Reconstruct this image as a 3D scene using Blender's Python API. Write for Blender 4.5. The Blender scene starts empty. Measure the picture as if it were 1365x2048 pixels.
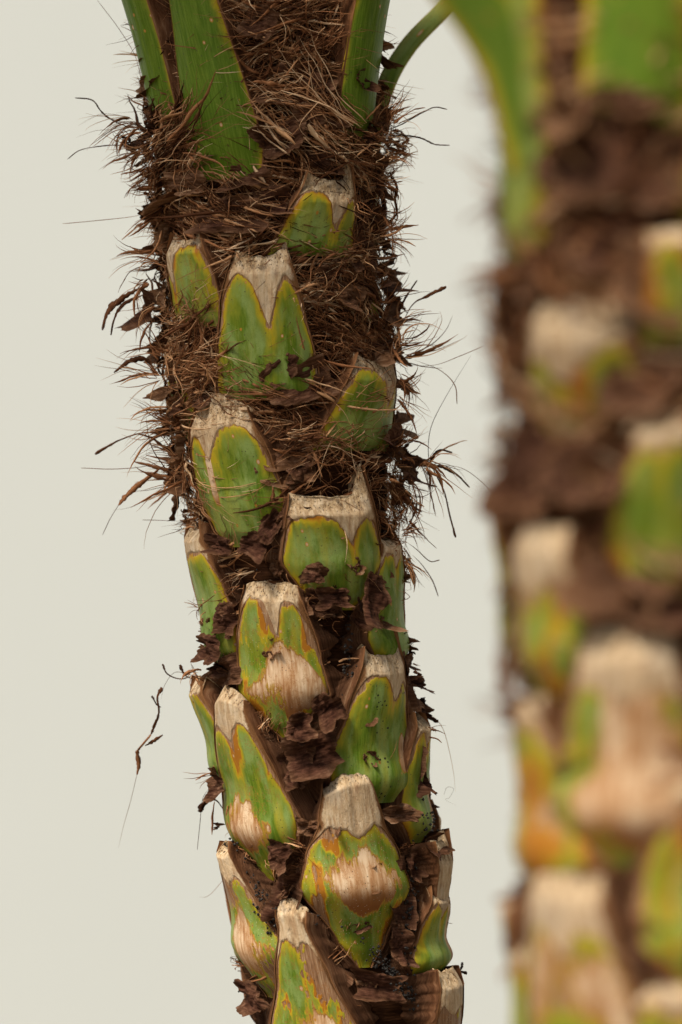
import bpy, math, random
import numpy as np
from mathutils import Vector

# ------------------------------------------------------------------ camera, light, exposure
P = 0.0004            # metres per photograph pixel at the front of the sharp palm
D = 2.5               # camera distance to that plane
CZ = 1.5              # camera height
sc = bpy.context.scene
cam = bpy.data.objects.new('camera', bpy.data.cameras.new('camera'))
sc.collection.objects.link(cam); sc.camera = cam
cam.location = (0, -D, CZ); cam.rotation_euler = (math.radians(90), 0, 0)
cam.data.sensor_fit = 'HORIZONTAL'; cam.data.sensor_width = 24
cam.data.lens = 24 * D / (1365 * P)
cam.data.clip_start = 0.05; cam.data.clip_end = 200
cam.data.dof.use_dof = True; cam.data.dof.focus_distance = D + 0.028; cam.data.dof.aperture_fstop = 2.9
cam.data.dof.aperture_blades = 0

SUN_EL, SUN_AZ = math.radians(56), math.radians(-42)     # azimuth from the camera's back towards its left
world = bpy.data.worlds.new('World'); sc.world = world; world.use_nodes = True
wn = world.node_tree; wn.nodes.clear()
sky = wn.nodes.new('ShaderNodeTexSky'); sky.sky_type = 'NISHITA'; sky.sun_disc = False
sky.sun_elevation = SUN_EL; sky.sun_rotation = math.radians(180) + SUN_AZ * -1
sky.dust_density = 6; sky.air_density = 1.0; sky.ozone_density = 0.6
hs = wn.nodes.new('ShaderNodeHueSaturation'); hs.inputs['Saturation'].default_value = 0.15
bg = wn.nodes.new('ShaderNodeBackground'); bg.inputs['Strength'].default_value = 0.038
wo = wn.nodes.new('ShaderNodeOutputWorld')
wn.links.new(sky.outputs[0], hs.inputs['Color']); wn.links.new(hs.outputs[0], bg.inputs[0]); wn.links.new(bg.outputs[0], wo.inputs[0])
sd = bpy.data.lights.new('sun', 'SUN'); sd.energy = 1.5; sd.angle = math.radians(16); sd.color = (1.0, 0.88, 0.70)
so = bpy.data.objects.new('sun', sd); sc.collection.objects.link(so)
dv = Vector((math.sin(SUN_AZ) * math.cos(SUN_EL), -math.cos(SUN_AZ) * math.cos(SUN_EL), math.sin(SUN_EL)))
so.rotation_euler = dv.to_track_quat('Z', 'Y').to_euler(); so.location = (-2, -3, 5)
sc.view_settings.view_transform = 'Standard'; sc.view_settings.look = 'None'
sc.view_settings.exposure = 1.50; sc.view_settings.gamma = 1.0; sc.view_settings.use_curve_mapping = False

random.seed(7); rng = np.random.default_rng(7)

# ------------------------------------------------------------------ noise
def _h(ix, iy, s):
    n = (ix.astype(np.int64) * 374761393 + iy.astype(np.int64) * 668265263 + int(s) * 1442695041) & 0xffffffff
    n = ((n ^ (n >> 13)) * 1274126177) & 0xffffffff
    n = ((n ^ (n >> 16)) * 2246822519) & 0xffffffff
    return ((n ^ (n >> 15)) & 0xffffff) / float(0xffffff)
def vn(x, y, s=0):
    x = np.asarray(x, float); y = np.asarray(y, float); x, y = np.broadcast_arrays(x, y)
    xi = np.floor(x); yi = np.floor(y); fx = x - xi; fy = y - yi
    fx = fx * fx * (3 - 2 * fx); fy = fy * fy * (3 - 2 * fy)
    a = _h(xi, yi, s); b = _h(xi + 1, yi, s); c = _h(xi, yi + 1, s); d = _h(xi + 1, yi + 1, s)
    return (a * (1 - fx) + b * fx) * (1 - fy) + (c * (1 - fx) + d * fx) * fy - 0.5
def fbm(x, y, s=0, o=4):
    r = 0; a = 1
    for i in range(o):
        r = r + a * vn(np.asarray(x) * 2 ** i, np.asarray(y) * 2 ** i, s + i * 17); a *= 0.5
    return r
def sstep(a, b, x):
    t = np.clip((np.asarray(x, float) - a) / (b - a), 0, 1); return t * t * (3 - 2 * t)
def keys(v, ks):
    v = np.asarray(v, float); out = np.full(v.shape, ks[0][1], float)
    for (a, p), (b, q) in zip(ks[:-1], ks[1:]):
        t = sstep(a, b, v) * 0.6 + np.clip((v - a) / (b - a), 0, 1) * 0.4
        out = np.where(v >= a, p + (q - p) * t, out)
    return out

# ------------------------------------------------------------------ mesh + node helpers
def link_mesh(name, V, F, mat, parent, origin, attrs=None, smooth=True, uv=None):
    me = bpy.data.meshes.new(name)
    V = np.asarray(V, np.float32) - np.asarray(origin, np.float32)
    F = np.asarray(F, np.int32)
    me.vertices.add(len(V)); me.vertices.foreach_set('co', V.ravel())
    k = F.shape[1]
    me.loops.add(F.size); me.loops.foreach_set('vertex_index', F.ravel())
    me.polygons.add(len(F)); me.polygons.foreach_set('loop_start', np.arange(0, F.size, k, dtype=np.int32))
    me.polygons.foreach_set('loop_total', np.full(len(F), k, np.int32))
    me.polygons.foreach_set('use_smooth', np.full(len(F), smooth, bool))
    for n, a in (attrs or {}).items():
        a = np.asarray(a, np.float32)
        if a.ndim == 1:
            at = me.attributes.new(n, 'FLOAT', 'POINT'); at.data.foreach_set('value', a)
        else:
            at = me.attributes.new(n, 'FLOAT_VECTOR', 'POINT'); at.data.foreach_set('vector', a.ravel())
    me.update(calc_edges=True); me.validate()
    o = bpy.data.objects.new(name, me); sc.collection.objects.link(o)
    if mat: me.materials.append(mat)
    if parent is not None: o.parent = parent
    return o
def gridF(nr, nc, off=0, flip=False):
    i = np.arange(nr - 1)[:, None] * nc + np.arange(nc - 1)[None, :] + off
    q = np.stack([i, i + 1, i + nc + 1, i + nc], -1).reshape(-1, 4)
    return q[:, ::-1] if flip else q

class NT:
    def __init__(s, name, rough=0.6, spec=0.5):
        s.m = bpy.data.materials.new(name); s.m.use_nodes = True
        s.t = s.m.node_tree; s.b = s.t.nodes['Principled BSDF']
        s.b.inputs['Roughness'].default_value = rough
        s.b.inputs['Specular IOR Level'].default_value = spec
    def n(s, ty, ins=None, **kw):
        nd = s.t.nodes.new('ShaderNode' + ty)
        for k, v in kw.items(): setattr(nd, k, v)
        for k, v in (ins or {}).items(): s.set(nd.inputs[k], v)
        return nd
    def set(s, inp, v):
        if isinstance(v, bpy.types.NodeSocket): s.t.links.new(v, inp)
        elif isinstance(v, bpy.types.Node): s.t.links.new(v.outputs[0], inp)
        else: inp.default_value = v
    def attr(s, name, out='Fac'): return s.n('Attribute', attribute_name=name).outputs[out]
    def math(s, op, a, b=0.0, c=0.0, clamp=False):
        return s.n('Math', {0: a, 1: b, 2: c}, operation=op, use_clamp=clamp).outputs[0]
    def noise(s, vec, scale=(1, 1, 1), detail=4, rough=0.55, sc_=1.0):
        mp = s.n('Mapping', {'Vector': vec, 'Scale': scale})
        nd = s.n('TexNoise', {'Vector': mp, 'Scale': sc_, 'Detail': detail, 'Roughness': rough})
        return nd.outputs['Fac']
    def voro(s, vec, scale=(1, 1, 1)):
        mp = s.n('Mapping', {'Vector': vec, 'Scale': scale})
        nd = s.n('TexVoronoi', {'Vector': mp, 'Scale': 1.0})
        return nd.outputs['Distance'], nd.outputs['Color']
    def ramp(s, fac, stops, mode='LINEAR'):
        nd = s.n('ValToRGB', {'Fac': fac}); cr = nd.color_ramp; cr.interpolation = mode
        while len(cr.elements) < len(stops): cr.elements.new(0.5)
        for e, (p, c) in zip(cr.elements, stops):
            e.position = p; e.color = (c, c, c, 1) if isinstance(c, (int, float)) else (*c, 1)
        return nd.outputs['Color']
    def mix(s, fac, a, b, mode='MIX'):
        nd = s.n('Mix', data_type='RGBA', blend_type=mode)
        s.set(nd.inputs[0], fac)
        for i, v in ((6, a), (7, b)):
            s.set(nd.inputs[i], (*v, 1) if isinstance(v, tuple) and len(v) == 3 else v)
        return nd.outputs[2]
    def smooth(s, x, a, b):
        return s.n('MapRange', {'Value': x, 'From Min': a, 'From Max': b}, interpolation_type='SMOOTHSTEP').outputs[0]
    def bump(s, h, strength=0.5, dist=0.0006):
        nd = s.n('Bump', {'Height': h, 'Strength': strength, 'Distance': dist}); s.set(s.b.inputs['Normal'], nd)
    def col(s, c): s.set(s.b.inputs['Base Color'], (*c, 1) if isinstance(c, tuple) else c)

def mat_skin():
    t = NT('waxy_green_leaf_skin', 0.5, 0.16)
    st = t.attr('st', 'Vector'); par = t.n('SeparateXYZ', {0: t.attr('par', 'Vector')})
    yel, dry, spots = par.outputs[0], par.outputs[1], par.outputs[2]
    edge = t.attr('edge'); bl = t.attr('bleach')
    nA = t.noise(st, (0.03, 0.010, 1), 5, 0.6); nB = t.noise(st, (0.14, 0.05, 1), 4, 0.6); nS = t.noise(st, (0.35, 0.02, 1), 3, 0.6)
    nL = t.noise(st, (0.022, 0.0055, 1), 4, 0.55)
    var = t.n('MapRange', {'Value': t.noise(st, (0.03, 0.009, 1), 4, 0.55), 'From Min': 0.34, 'From Max': 0.66, 'To Min': 0.75, 'To Max': 1.9}).outputs[0]
    e = t.math('MULTIPLY_ADD', t.math('SUBTRACT', nA, 0.5), 26.0, t.math('MULTIPLY', edge, var))
    e = t.math('MULTIPLY_ADD', t.math('SUBTRACT', nB, 0.5), 22.0, e)
    dr = t.math('MULTIPLY', dry, t.math('MULTIPLY_ADD', nL, 260.0, t.math('MULTIPLY_ADD', nB, 90.0, -165.0)))
    dr = t.math('MAXIMUM', dr, 0.0)
    e2 = t.math('SUBTRACT', e, dr)
    ye = t.math('MAXIMUM', t.math('MULTIPLY', yel, t.math('MULTIPLY_ADD', nL, 330.0, t.math('MULTIPLY_ADD', nA, 80.0, -216.0))), -6.0)
    e3 = t.math('SUBTRACT', e2, ye)
    g = t.mix(t.smooth(nS, 0.3, 0.75), (0.074, 0.146, 0.005), (0.148, 0.228, 0.020))
    nF = t.noise(st, (0.5, 0.35, 1), 4, 0.7)
    g = t.mix(t.math('MULTIPLY', t.smooth(nA, 0.40, 0.60), t.smooth(yel, 0.0, 0.12)), g, (0.235, 0.325, 0.090))
    wash = t.smooth(t.noise(st, (0.035, 0.006, 1), 5, 0.6), 0.42, 0.68)
    g = t.mix(t.math('MULTIPLY', t.math('MULTIPLY', wash, 0.8), t.smooth(yel, -0.1, 0.6)), g, (0.34, 0.30, 0.022))
    g = t.mix(t.math('MULTIPLY', t.smooth(nF, 0.52, 0.70), 0.45), g, (0.050, 0.085, 0.012))
    fac = t.math('DIVIDE', t.math('ADD', e3, 8.0), 120.0, clamp=True)
    rp = t.ramp(fac, [(0.0, (0.38, 0.15, 0.015)), (0.07, (0.48, 0.28, 0.018)), (0.15, (0.43, 0.335, 0.018)), (0.28, (0.24, 0.265, 0.022)), (0.55, (0.08, 0.15, 0.016))])
    c = t.mix(t.smooth(fac, 0.14, 0.48), rp, g)
    # thin brown dead rim and dry skin outside it
    dryc = t.ramp(t.noise(st, (0.45, 0.025, 1), 4, 0.65), [(0.25, (0.12, 0.05, 0.022)), (0.5, (0.29, 0.16, 0.085)), (0.72, (0.46, 0.32, 0.20))])
    c = t.mix(t.math('MULTIPLY', t.smooth(e2, 7.0, 1.0), t.smooth(nA, 0.42, 0.58)), c, (0.24, 0.09, 0.02))
    c = t.mix(t.smooth(e2, 3.0, 0.0), c, dryc)
    # bleached scar
    b = t.math('ADD', t.math('MULTIPLY_ADD', t.math('SUBTRACT', nB, 0.5), 1.1, t.math('MULTIPLY_ADD', t.math('SUBTRACT', nA, 0.5), 2.2, bl)), t.math('MULTIPLY', t.math('SUBTRACT', nS, 0.5), 0.9))
    c = t.mix(t.smooth(b, -0.30, -0.05), c, (0.40, 0.23, 0.03))
    c = t.mix(t.math('MULTIPLY', t.smooth(b, -0.10, 0.0), t.smooth(nB, 0.42, 0.56)), c, (0.28, 0.11, 0.025))
    blc = t.ramp(t.math('ADD', t.math('MULTIPLY', t.noise(st, (0.22, 0.018, 1), 6, 0.6), 0.45), t.math('MULTIPLY', nA, 0.55)), [(0.36, (0.30, 0.13, 0.045)), (0.48, (0.48, 0.28, 0.145)), (0.60, (0.70, 0.53, 0.36))])
    blc = t.mix(t.smooth(t.attr('low'), 0.35, 1.0), blc, (0.24, 0.09, 0.025))
    c = t.mix(t.smooth(b, -0.05, 0.22), c, blc)
    # lesions: pale corky dots with a brown rim, and grit
    vd, vc = t.voro(st, (0.055, 0.035, 1)); sep = t.n('SeparateColor', {0: vc})
    on = t.math('GREATER_THAN', sep.outputs[0], 0.62)
    rad = t.math('MULTIPLY_ADD', sep.outputs[1], 0.13, 0.05)
    dd = t.math('SUBTRACT', vd, rad)
    c = t.mix(t.math('MULTIPLY', t.smooth(dd, 0.06, 0.0), on), c, (0.42, 0.20, 0.03))
    c = t.mix(t.math('MULTIPLY', t.smooth(dd, -0.01, -0.05), on), c, (0.55, 0.40, 0.26))
    vd2, vc2 = t.voro(st, (0.16, 0.13, 1)); sp2 = t.n('SeparateColor', {0: vc2})
    on2 = t.math('MULTIPLY', t.math('GREATER_THAN', sp2.outputs[0], 0.80), t.smooth(vd2, 0.22, 0.12))
    c = t.mix(t.math('MULTIPLY', on2, 0.8), c, (0.06, 0.045, 0.03))
    vd4, vc4 = t.voro(st, (0.20, 0.20, 1)); sp4 = t.n('SeparateColor', {0: vc4})
    grit = t.math('MULTIPLY', t.math('MULTIPLY', t.math('GREATER_THAN', sp4.outputs[2], 0.72), t.smooth(vd4, 0.17, 0.10)), t.smooth(yel, 0.3, 0.6))
    c = t.mix(t.math('MULTIPLY', grit, 0.8), c, (0.55, 0.50, 0.38))
    crk = t.math('ABSOLUTE', t.math('SUBTRACT', t.noise(st, (0.045, 0.03, 1), 6, 0.75), 0.56))
    c = t.mix(t.math('MULTIPLY', t.math('MULTIPLY', t.smooth(crk, 0.014, 0.004), t.smooth(yel, 0.15, 0.6)), 0.75), c, (0.30, 0.12, 0.03))
    vd3, vc3 = t.voro(st, (0.13, 0.13, 1)); sp3 = t.n('SeparateColor', {0: vc3})
    msk = t.math('MULTIPLY', spots, t.smooth(t.noise(st, (0.02, 0.015, 1), 2), 0.50, 0.58))
    on3 = t.math('MULTIPLY', t.math('MULTIPLY', t.math('GREATER_THAN', sp3.outputs[1], 0.5), t.smooth(vd3, 0.34, 0.26)), msk)
    c = t.mix(on3, c, (0.012, 0.011, 0.010))
    t.col(c)
    rg = t.mix(t.smooth(b, -0.05, 0.1), (0.46,) * 3, (0.8,) * 3); t.set(t.b.inputs['Roughness'], rg)
    h = t.math('ADD', t.math('MULTIPLY', nS, 0.5), t.math('MULTIPLY', t.noise(st, (0.3, 0.25, 1), 3), 0.4))
    h = t.math('ADD', h, t.math('MULTIPLY', t.smooth(e2, -1.0, 5.0), 1.4))
    h = t.math('SUBTRACT', h, t.math('MULTIPLY', t.smooth(b, -0.02, 0.06), 0.8))
    t.bump(h, 0.55, 0.0007)
    return t.m

def mat_cut():
    t = NT('pithy_cut_wood', 0.9, 0.05)
    st = t.attr('st', 'Vector'); pore = t.attr('pore')
    a = t.noise(st, (0.13, 0.05, 1), 6, 0.75); b = t.noise(st, (0.5, 0.2, 1), 3, 0.6)
    base = t.ramp(a, [(0.33, (0.17, 0.09, 0.045)), (0.47, (0.50, 0.35, 0.20)), (0.62, (0.74, 0.59, 0.41))])
    smo = t.ramp(t.noise(st, (0.16, 0.02, 1), 6, 0.62), [(0.30, (0.33, 0.18, 0.09)), (0.5, (0.58, 0.42, 0.26)), (0.68, (0.74, 0.61, 0.44))])
    c = t.mix(pore, smo, base)
    d, vc = t.voro(st, (0.30, 0.17, 1)); sp = t.n('SeparateColor', {0: vc})
    hole = t.math('MULTIPLY', t.math('MULTIPLY', t.math('GREATER_THAN', sp.outputs[0], 0.35), t.smooth(d, 0.36, 0.18)), pore)
    c = t.mix(t.math('MULTIPLY', hole, 0.85), c, (0.055, 0.03, 0.018))
    mold = t.math('MULTIPLY', t.smooth(t.noise(st, (0.05, 0.04, 1), 5, 0.7), 0.56, 0.66), pore)
    c = t.mix(t.math('MULTIPLY', mold, 0.6), c, (0.10, 0.07, 0.05))
    gw = t.smooth(t.noise(st, (0.025, 0.015, 1), 3, 0.6), 0.48, 0.68)
    c = t.mix(t.math('MULTIPLY', gw, 0.35), c, (0.36, 0.32, 0.27))
    rim = t.attr('rim')
    c = t.mix(t.smooth(t.math('MULTIPLY_ADD', b, 0.6, rim), 0.85, 1.3), c, (0.20, 0.095, 0.04))
    t.col(c)
    h = t.math('SUBTRACT', t.math('ADD', t.math('MULTIPLY', a, 0.8), t.math('MULTIPLY', b, 0.8)), t.math('MULTIPLY', hole, 0.8))
    t.bump(h, 0.9, 0.001)
    return t.m

def mat_margin():
    t = NT('dry_fibrous_margin', 0.85, 0.08)
    st = t.attr('st', 'Vector')
    a = t.noise(st, (0.30, 0.012, 1), 5, 0.7); b = t.noise(st, (0.05, 0.012, 1), 3, 0.5); f = t.noise(st, (0.9, 0.05, 1), 3, 0.6)
    k = t.math('ADD', t.math('MULTIPLY', a, 0.7), t.math('MULTIPLY', b, 0.3))
    c = t.ramp(k, [(0.33, (0.020, 0.008, 0.003)), (0.43, (0.075, 0.030, 0.013)), (0.55, (0.155, 0.070, 0.034)), (0.70, (0.34, 0.20, 0.115))])
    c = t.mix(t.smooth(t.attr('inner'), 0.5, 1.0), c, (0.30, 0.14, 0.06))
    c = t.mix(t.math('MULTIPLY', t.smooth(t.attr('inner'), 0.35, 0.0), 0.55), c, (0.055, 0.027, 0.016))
    t.col(c); t.bump(t.math('ADD', a, t.math('MULTIPLY', f, 0.5)), 1.0, 0.0014)
    return t.m

def mat_core():
    t = NT('matted_fibre_bark', 0.95, 0.02)
    st = t.attr('st', 'Vector')
    a = t.noise(st, (0.02, 0.25, 1), 5, 0.7); b = t.noise(st, (0.02, 0.02, 1), 4)
    c = t.ramp(a, [(0.3, (0.012, 0.005, 0.002)), (0.55, (0.055, 0.023, 0.011)), (0.75, (0.14, 0.065, 0.034))])
    t.col(t.mix(t.smooth(b, 0.45, 0.6), c, (0.035, 0.015, 0.008))); t.bump(a, 1.0, 0.002)
    return t.m

def mat_sheath():
    t = NT('papery_leaf_sheath', 0.8, 0.08)
    st = t.attr('st', 'Vector'); tint = t.attr('tint')
    a = t.noise(st, (0.03, 0.22, 1), 6, 0.7); b = t.noise(st, (0.05, 0.06, 1), 5, .65); f = t.noise(st, (0.3, 0.3, 1), 3)
    k = t.math('ADD', t.math('MULTIPLY', a, 0.6), t.math('MULTIPLY', b, 0.4))
    c = t.ramp(k, [(0.30, (0.012, 0.004, 0.002)), (0.45, (0.038, 0.014, 0.008)), (0.57, (0.095, 0.040, 0.024)), (0.70, (0.25, 0.13, 0.08))])
    c2 = t.ramp(k, [(0.30, (0.07, 0.03, 0.013)), (0.5, (0.21, 0.105, 0.05)), (0.7, (0.42, 0.28, 0.18))])
    c = t.mix(tint, c, c2)
    t.col(c); t.bump(t.math('ADD', a, t.math('MULTIPLY', f, 0.3)), 0.9, 0.0014)
    return t.m

def mat_strand(name='dry_fibre'):
    t = NT(name, 0.8, 0.08)
    tint = t.attr('tint')
    c = t.ramp(tint, [(0.0, (0.024, 0.009, 0.004)), (0.3, (0.11, 0.042, 0.018)), (0.6, (0.32, 0.14, 0.062)), (0.85, (0.58, 0.33, 0.17)), (1.0, (0.70, 0.50, 0.32))])
    t.col(c)
    return t.m

def mat_soil():
    t = NT('black_soil', 0.7, 0.4)
    g = t.n('NewGeometry').outputs['Position']
    t.col(t.ramp(t.noise(g, (900, 900, 900), 3), [(0.4, (0.006, 0.005, 0.005)), (0.62, (0.035, 0.03, 0.028)), (0.72, (0.25, 0.23, 0.2))]))
    return t.m

def mat_wall():
    t = NT('cream_plaster', 0.9, 0.1)
    g = t.n('NewGeometry').outputs['Position']
    a = t.noise(g, (0.8, 0.8, 0.8), 5)
    t.col(t.mix(a, (0.60, 0.64, 0.635), (0.64, 0.68, 0.675)))
    t.bump(t.noise(g, (90, 90, 90), 4), 0.15, 0.002)
    return t.m
def mat_ground():
    t = NT('pale_gravel_ground', 0.95, 0.1)
    g = t.n('NewGeometry').outputs['Position']
    t.col(t.mix(t.noise(g, (30, 30, 30), 5), (0.13, 0.11, 0.08), (0.22, 0.19, 0.15)))
    return t.m
M_SKIN, M_CUT, M_MARG, M_CORE, M_SHEATH, M_STR, M_SOIL = mat_skin(), mat_cut(), mat_margin(), mat_core(), mat_sheath(), mat_strand(), mat_soil()

# ------------------------------------------------------------------ setting
def box(name, x0, x1, y0, y1, z0, z1, mat):
    V = [(x, y, z) for z in (z0, z1) for y in (y0, y1) for x in (x0, x1)]
    F = [(0, 2, 3, 1), (4, 5, 7, 6), (0, 1, 5, 4), (2, 6, 7, 3), (0, 4, 6, 2), (1, 3, 7, 5)]
    return link_mesh(name, V, F, mat, None, (0, 0, 0), smooth=False)
g = box('ground', -25, 25, -25, 25, -0.2, 0.0, mat_ground()); g['kind'] = 'structure'
w = box('wall', -9, 9, 3.2, 3.45, -0.1, 4.2, mat_wall())
w['category'] = 'wall'; w['label'] = 'plain cream plaster wall far behind the two palm trunks'

# ------------------------------------------------------------------ trunk frame
class Trunk:
    def __init__(s, dist, axis, Rc, k, name, label, hi=True):
        s.u = P * dist / D; s.Rc = Rc; s.k = k; s.axis = axis; s.hi = hi
        s.yf = dist - D
        s.ya = s.yf + (Rc + 30 * k) * s.u
        s.root = bpy.data.objects.new(name, None); sc.collection.objects.link(s.root)
        s.base = np.array([(s.ax(2000) - 682.5) * s.u, s.ya, 0.0])
        s.root.location = tuple(s.base); s.root['category'] = 'palm tree'; s.root['label'] = label
        s.root['group'] = 'palms with cut leaf bases'
    def ax(s, y): return np.interp(y, [a[0] for a in s.axis], [a[1] for a in s.axis])
    def W(s, phi, off, y):            # azimuth, px above core, photo y  -> world
        r = (s.Rc + off) * s.u
        x = (s.ax(y) - 682.5) * s.u + r * np.sin(phi)
        return np.stack(np.broadcast_arrays(x, s.ya - r * np.cos(phi), CZ + (1024 - y) * s.u), -1)
    def phi(s, x, y, off=30.0):
        return np.arcsin(np.clip((x - s.ax(y)) / (s.Rc + off * s.k), -0.985, 0.985))

def boot(T, x0, y0, x1, y1, w, ml=22, mr=22, rt=42, rb=6, crown=11, bulge=0, bv=0.3, bw=0.16, lobe=40, notch=110, nu=0.0, nw=0.2,
         h0=26, tilt=22, sl=8, sr=8, dip=20, yel=0.3, dry=0.0, spots=0, bleach=None, seed=0, p0=None, p1=None, live=False, bend=0,
         lobew=0.5, side=1.0, label=None, name='leaf_base', lean=0, mtop=0.22, slant=0):
    if T.hi and not live: w = [(a, b * (1.26 - 0.22 * a)) for a, b in w]; ml *= 1.4; mr *= 1.4
    if not T.hi and not live: w = [(a, b * (1.42 - 0.35 * a)) for a, b in w]; ml *= 2.2; mr *= 2.2; dip = -24
    k = T.k; NU = 72 if T.hi else 36; NV = 120 if T.hi else 50
    H = y1 - y0
    pt = math.radians(p0) if p0 is not None else float(T.phi(x0, y0))
    pb = math.radians(p1) if p1 is not None else float(T.phi(x1, y1))
    def phic(v): return pb + (pt - pb) * v + math.radians(bend) * v * (1 - v) * 4 + math.radians(lean) * v ** 3
    Rm = T.Rc + 20 * k
    def roff(u, v):
        b = rb + (rt - rb) * (sstep(0, 1, v) * 0.5 + 0.5 * np.clip(v, 0, 2))
        if live: b = b + 60 * np.clip(v - 0.3, 0, 9) ** 2 * live
        q = np.clip(1 - u * u, 0, 1)
        b = b + crown * q ** 0.8 * sstep(0, 0.12, v) + bulge * np.exp(-((v - bv) / bw) ** 2) * (0.25 + 0.75 * q ** 0.6)
        b = b + 3.0 * fbm(u * 1.5 + seed, v * 4, seed) + 1.2 * vn(u * 7, v * 3, seed + 3)
        # shallow groove on the midrib below the cut
        b = b - 3.5 * np.exp(-((u - nu) / 0.13) ** 2) * sstep(0.3, 0.95, v)
        return b * k
    # top edge and the arch line where the living skin stops
    uu = np.linspace(-1, 1, NU)
    topy = -(sl * np.exp(-((uu + 1) / 0.22) ** 2) + sr * np.exp(-((uu - 1) / 0.22) ** 2)) + dip * (1 - uu ** 2) * 0.6 - slant * uu + 5 * k * fbm(uu * 3 + 5, uu * 0, seed + 9)
    if not live:
        nd = np.abs(uu - nu)
        arch = lobe + (notch - lobe) * np.exp(-(nd / nw) ** 1.35)
        dl = np.clip((-(uu) - 0.62) / 0.38, 0, 1); dr = np.clip((uu - 0.62) / 0.38, 0, 1)
        arch = arch + side * H * 0.42 * (1 - np.sqrt(np.clip(1 - np.maximum(dl, dr) ** 2, 0, 1)))
        arch = arch + 9 * k * fbm(uu * 3.2 + 11, uu * 0, seed + 5) + 3 * k * vn(uu * 22, uu * 0, seed + 6)
        vb = 1 - np.clip(arch, 8, H * 0.93) / H
    else:
        vb = np.ones(NU)
    hw = lambda v: keys(v, w)
    def place(u, v, extra=0.0, topf=None):
        h = hw(np.clip(v, 0, 1))
        ph = phic(v) + u * h / Rm
        ty = np.interp(u, uu, topy) if topf is None else topf
        y = y1 - H * v + ty * np.clip(v, 0, 1) ** 6
        wob = 2.5 * k * fbm(v * 5, u * 0 + seed, seed + 2)
        rr = roff(np.clip(u, -1, 1), v)
        # oblique cut face leans back into the stem
        if not live:
            vt = 1 - h0 / H
            rr = rr - tilt * k * np.clip((v - vt) / max(1 - vt, 1e-3), 0, 1) ** 1.1
        return T.W(ph + wob / Rm, rr + extra, y), h, y
    # --- skin
    t = np.linspace(0, 1, NV)[:, None]
    v = t * vb[None, :]; u = np.broadcast_to(uu[None, :], v.shape)
    dcr = (vb[None, :] - v) * H
    pos, h, y = place(u, v, extra=0.0 if live else -1.2 * k * np.exp(-dcr / (7 * k)))
    slope = np.gradient((1 - vb) * H, uu)[None, :] / np.maximum(h, 6)
    dtop = (vb[None, :] - v) * H / np.sqrt(1 + slope ** 2) if not live else np.full(v.shape, 200.0)
    dsid = (1 - np.abs(u)) * h + 2
    mid = np.abs(u - nu) * h * 1.0 + 4 + np.clip((vb[None, :] - v) * H * 0.09, 0, 60)
    edge = -np.log(np.exp(-dtop / 9) + np.exp(-dsid / 9)) * 9
    if not live: edge = -np.log(np.exp(-edge / 9) + np.exp(-(mid + 10) / 9) * 0.85) * 9
    edge = edge / k * ((2.6 if T.hi else 1.0) if live else 1)
    if bleach:
        bu, bv_, su, sv, am = bleach
        bl = am - (np.abs(u - bu) / (su * (1 - 0.28 * np.clip((v - bv_) / sv, 0, 1.3)))) ** 2.2 - (np.abs(v - bv_) / (sv * np.where(v > bv_, 1.35, 0.9))) ** 2 + 2.0 * fbm(u * 1.5 + seed, v * 3.0, seed + 55, 4) * (v > -1)
    else: bl = np.full(v.shape, -5.0)
    low = sstep(0.16, -0.1, v - (bleach[1] - bleach[2] * 0 - bleach[3] * 0.55 if bleach else -5))
    st = np.stack([u * h / k, (y1 - y) / k, np.full(v.shape, seed * 37.7)], -1).reshape(-1, 3)
    n = v.size
    par = np.tile(np.array([[yel, dry, spots]]), (n, 1))
    skin = link_mesh(name, pos.reshape(-1, 3), gridF(NV, NU), M_SKIN, T.root, T.base,
                     dict(edge=edge.ravel(), bleach=bl.ravel(), low=low.ravel(), st=st, par=par))
    if label: skin['label'] = label
    # --- cut face incl. back of the stub
    if not live:
        NC = 34 if T.hi else 12
        tc = np.linspace(0, 1, NC)[:, None]
        vc = vb[None, :] + tc * (1 - vb[None, :]); uc = np.broadcast_to(uu[None, :], vc.shape)
        dcc = (vc - vb[None, :]) * H
        pc, hc, yc = place(uc, vc, extra=k * (-1.2 * np.exp(-dcc / (1.6 * k)) + 1.6 * (1 - np.exp(-dcc / (2.0 * k))) * np.exp(-dcc / (16 * k))))
        rel = np.clip((vc - (1 - h0 / H)) * H / h0, 0, 1)
        rough = (2.2 * vn(uc * hc / 4.0 + yc / 13, yc / 6, seed + 21) + 4.0 * fbm(uc * 2.5, yc / 30, seed + 22) - 9 * np.clip(1 - uc ** 2, 0, 1)) * k * T.u * sstep(0.0, 0.6, rel)
        pc[..., 1] -= rough
        back = []
        for f, d in ((0.0, 4), (0.08, 12), (0.3, 26), (0.6, 60)):
            pb_ = T.W(phic(1 - f * .5) + uu * hw(np.full(NU, 1.0)) / Rm * (1 - 0.1 * f), np.maximum(roff(uu, np.full(NU, 1.0)) - (tilt + d) * k, -10), y0 + topy + f * 70 * k + 2)
            back.append(pb_)
        allp = np.concatenate([pc, np.stack(back)], 0)
        nb = len(back)
        pore = np.concatenate([sstep(-0.2, 0.5, rel), np.ones((nb, NU))])
        stc = np.stack([uc * hc / k, (y1 - yc) / k, np.full(vc.shape, seed * 13.1)], -1)
        stc = np.concatenate([stc, stc[-nb:]], 0)
        rim = np.concatenate([np.exp(-((vc - vb[None, :]) * H / (5.0 * k))), np.zeros((nb, NU))]) * 0.45
        rim = rim + np.concatenate([1.1 * sstep(0.66, 0.98, np.abs(uc) + 0.12 * fbm(uc * 0 + seed, yc / 25, seed)) * (1 - 0.6 * rel), np.zeros((nb, NU))])
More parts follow.
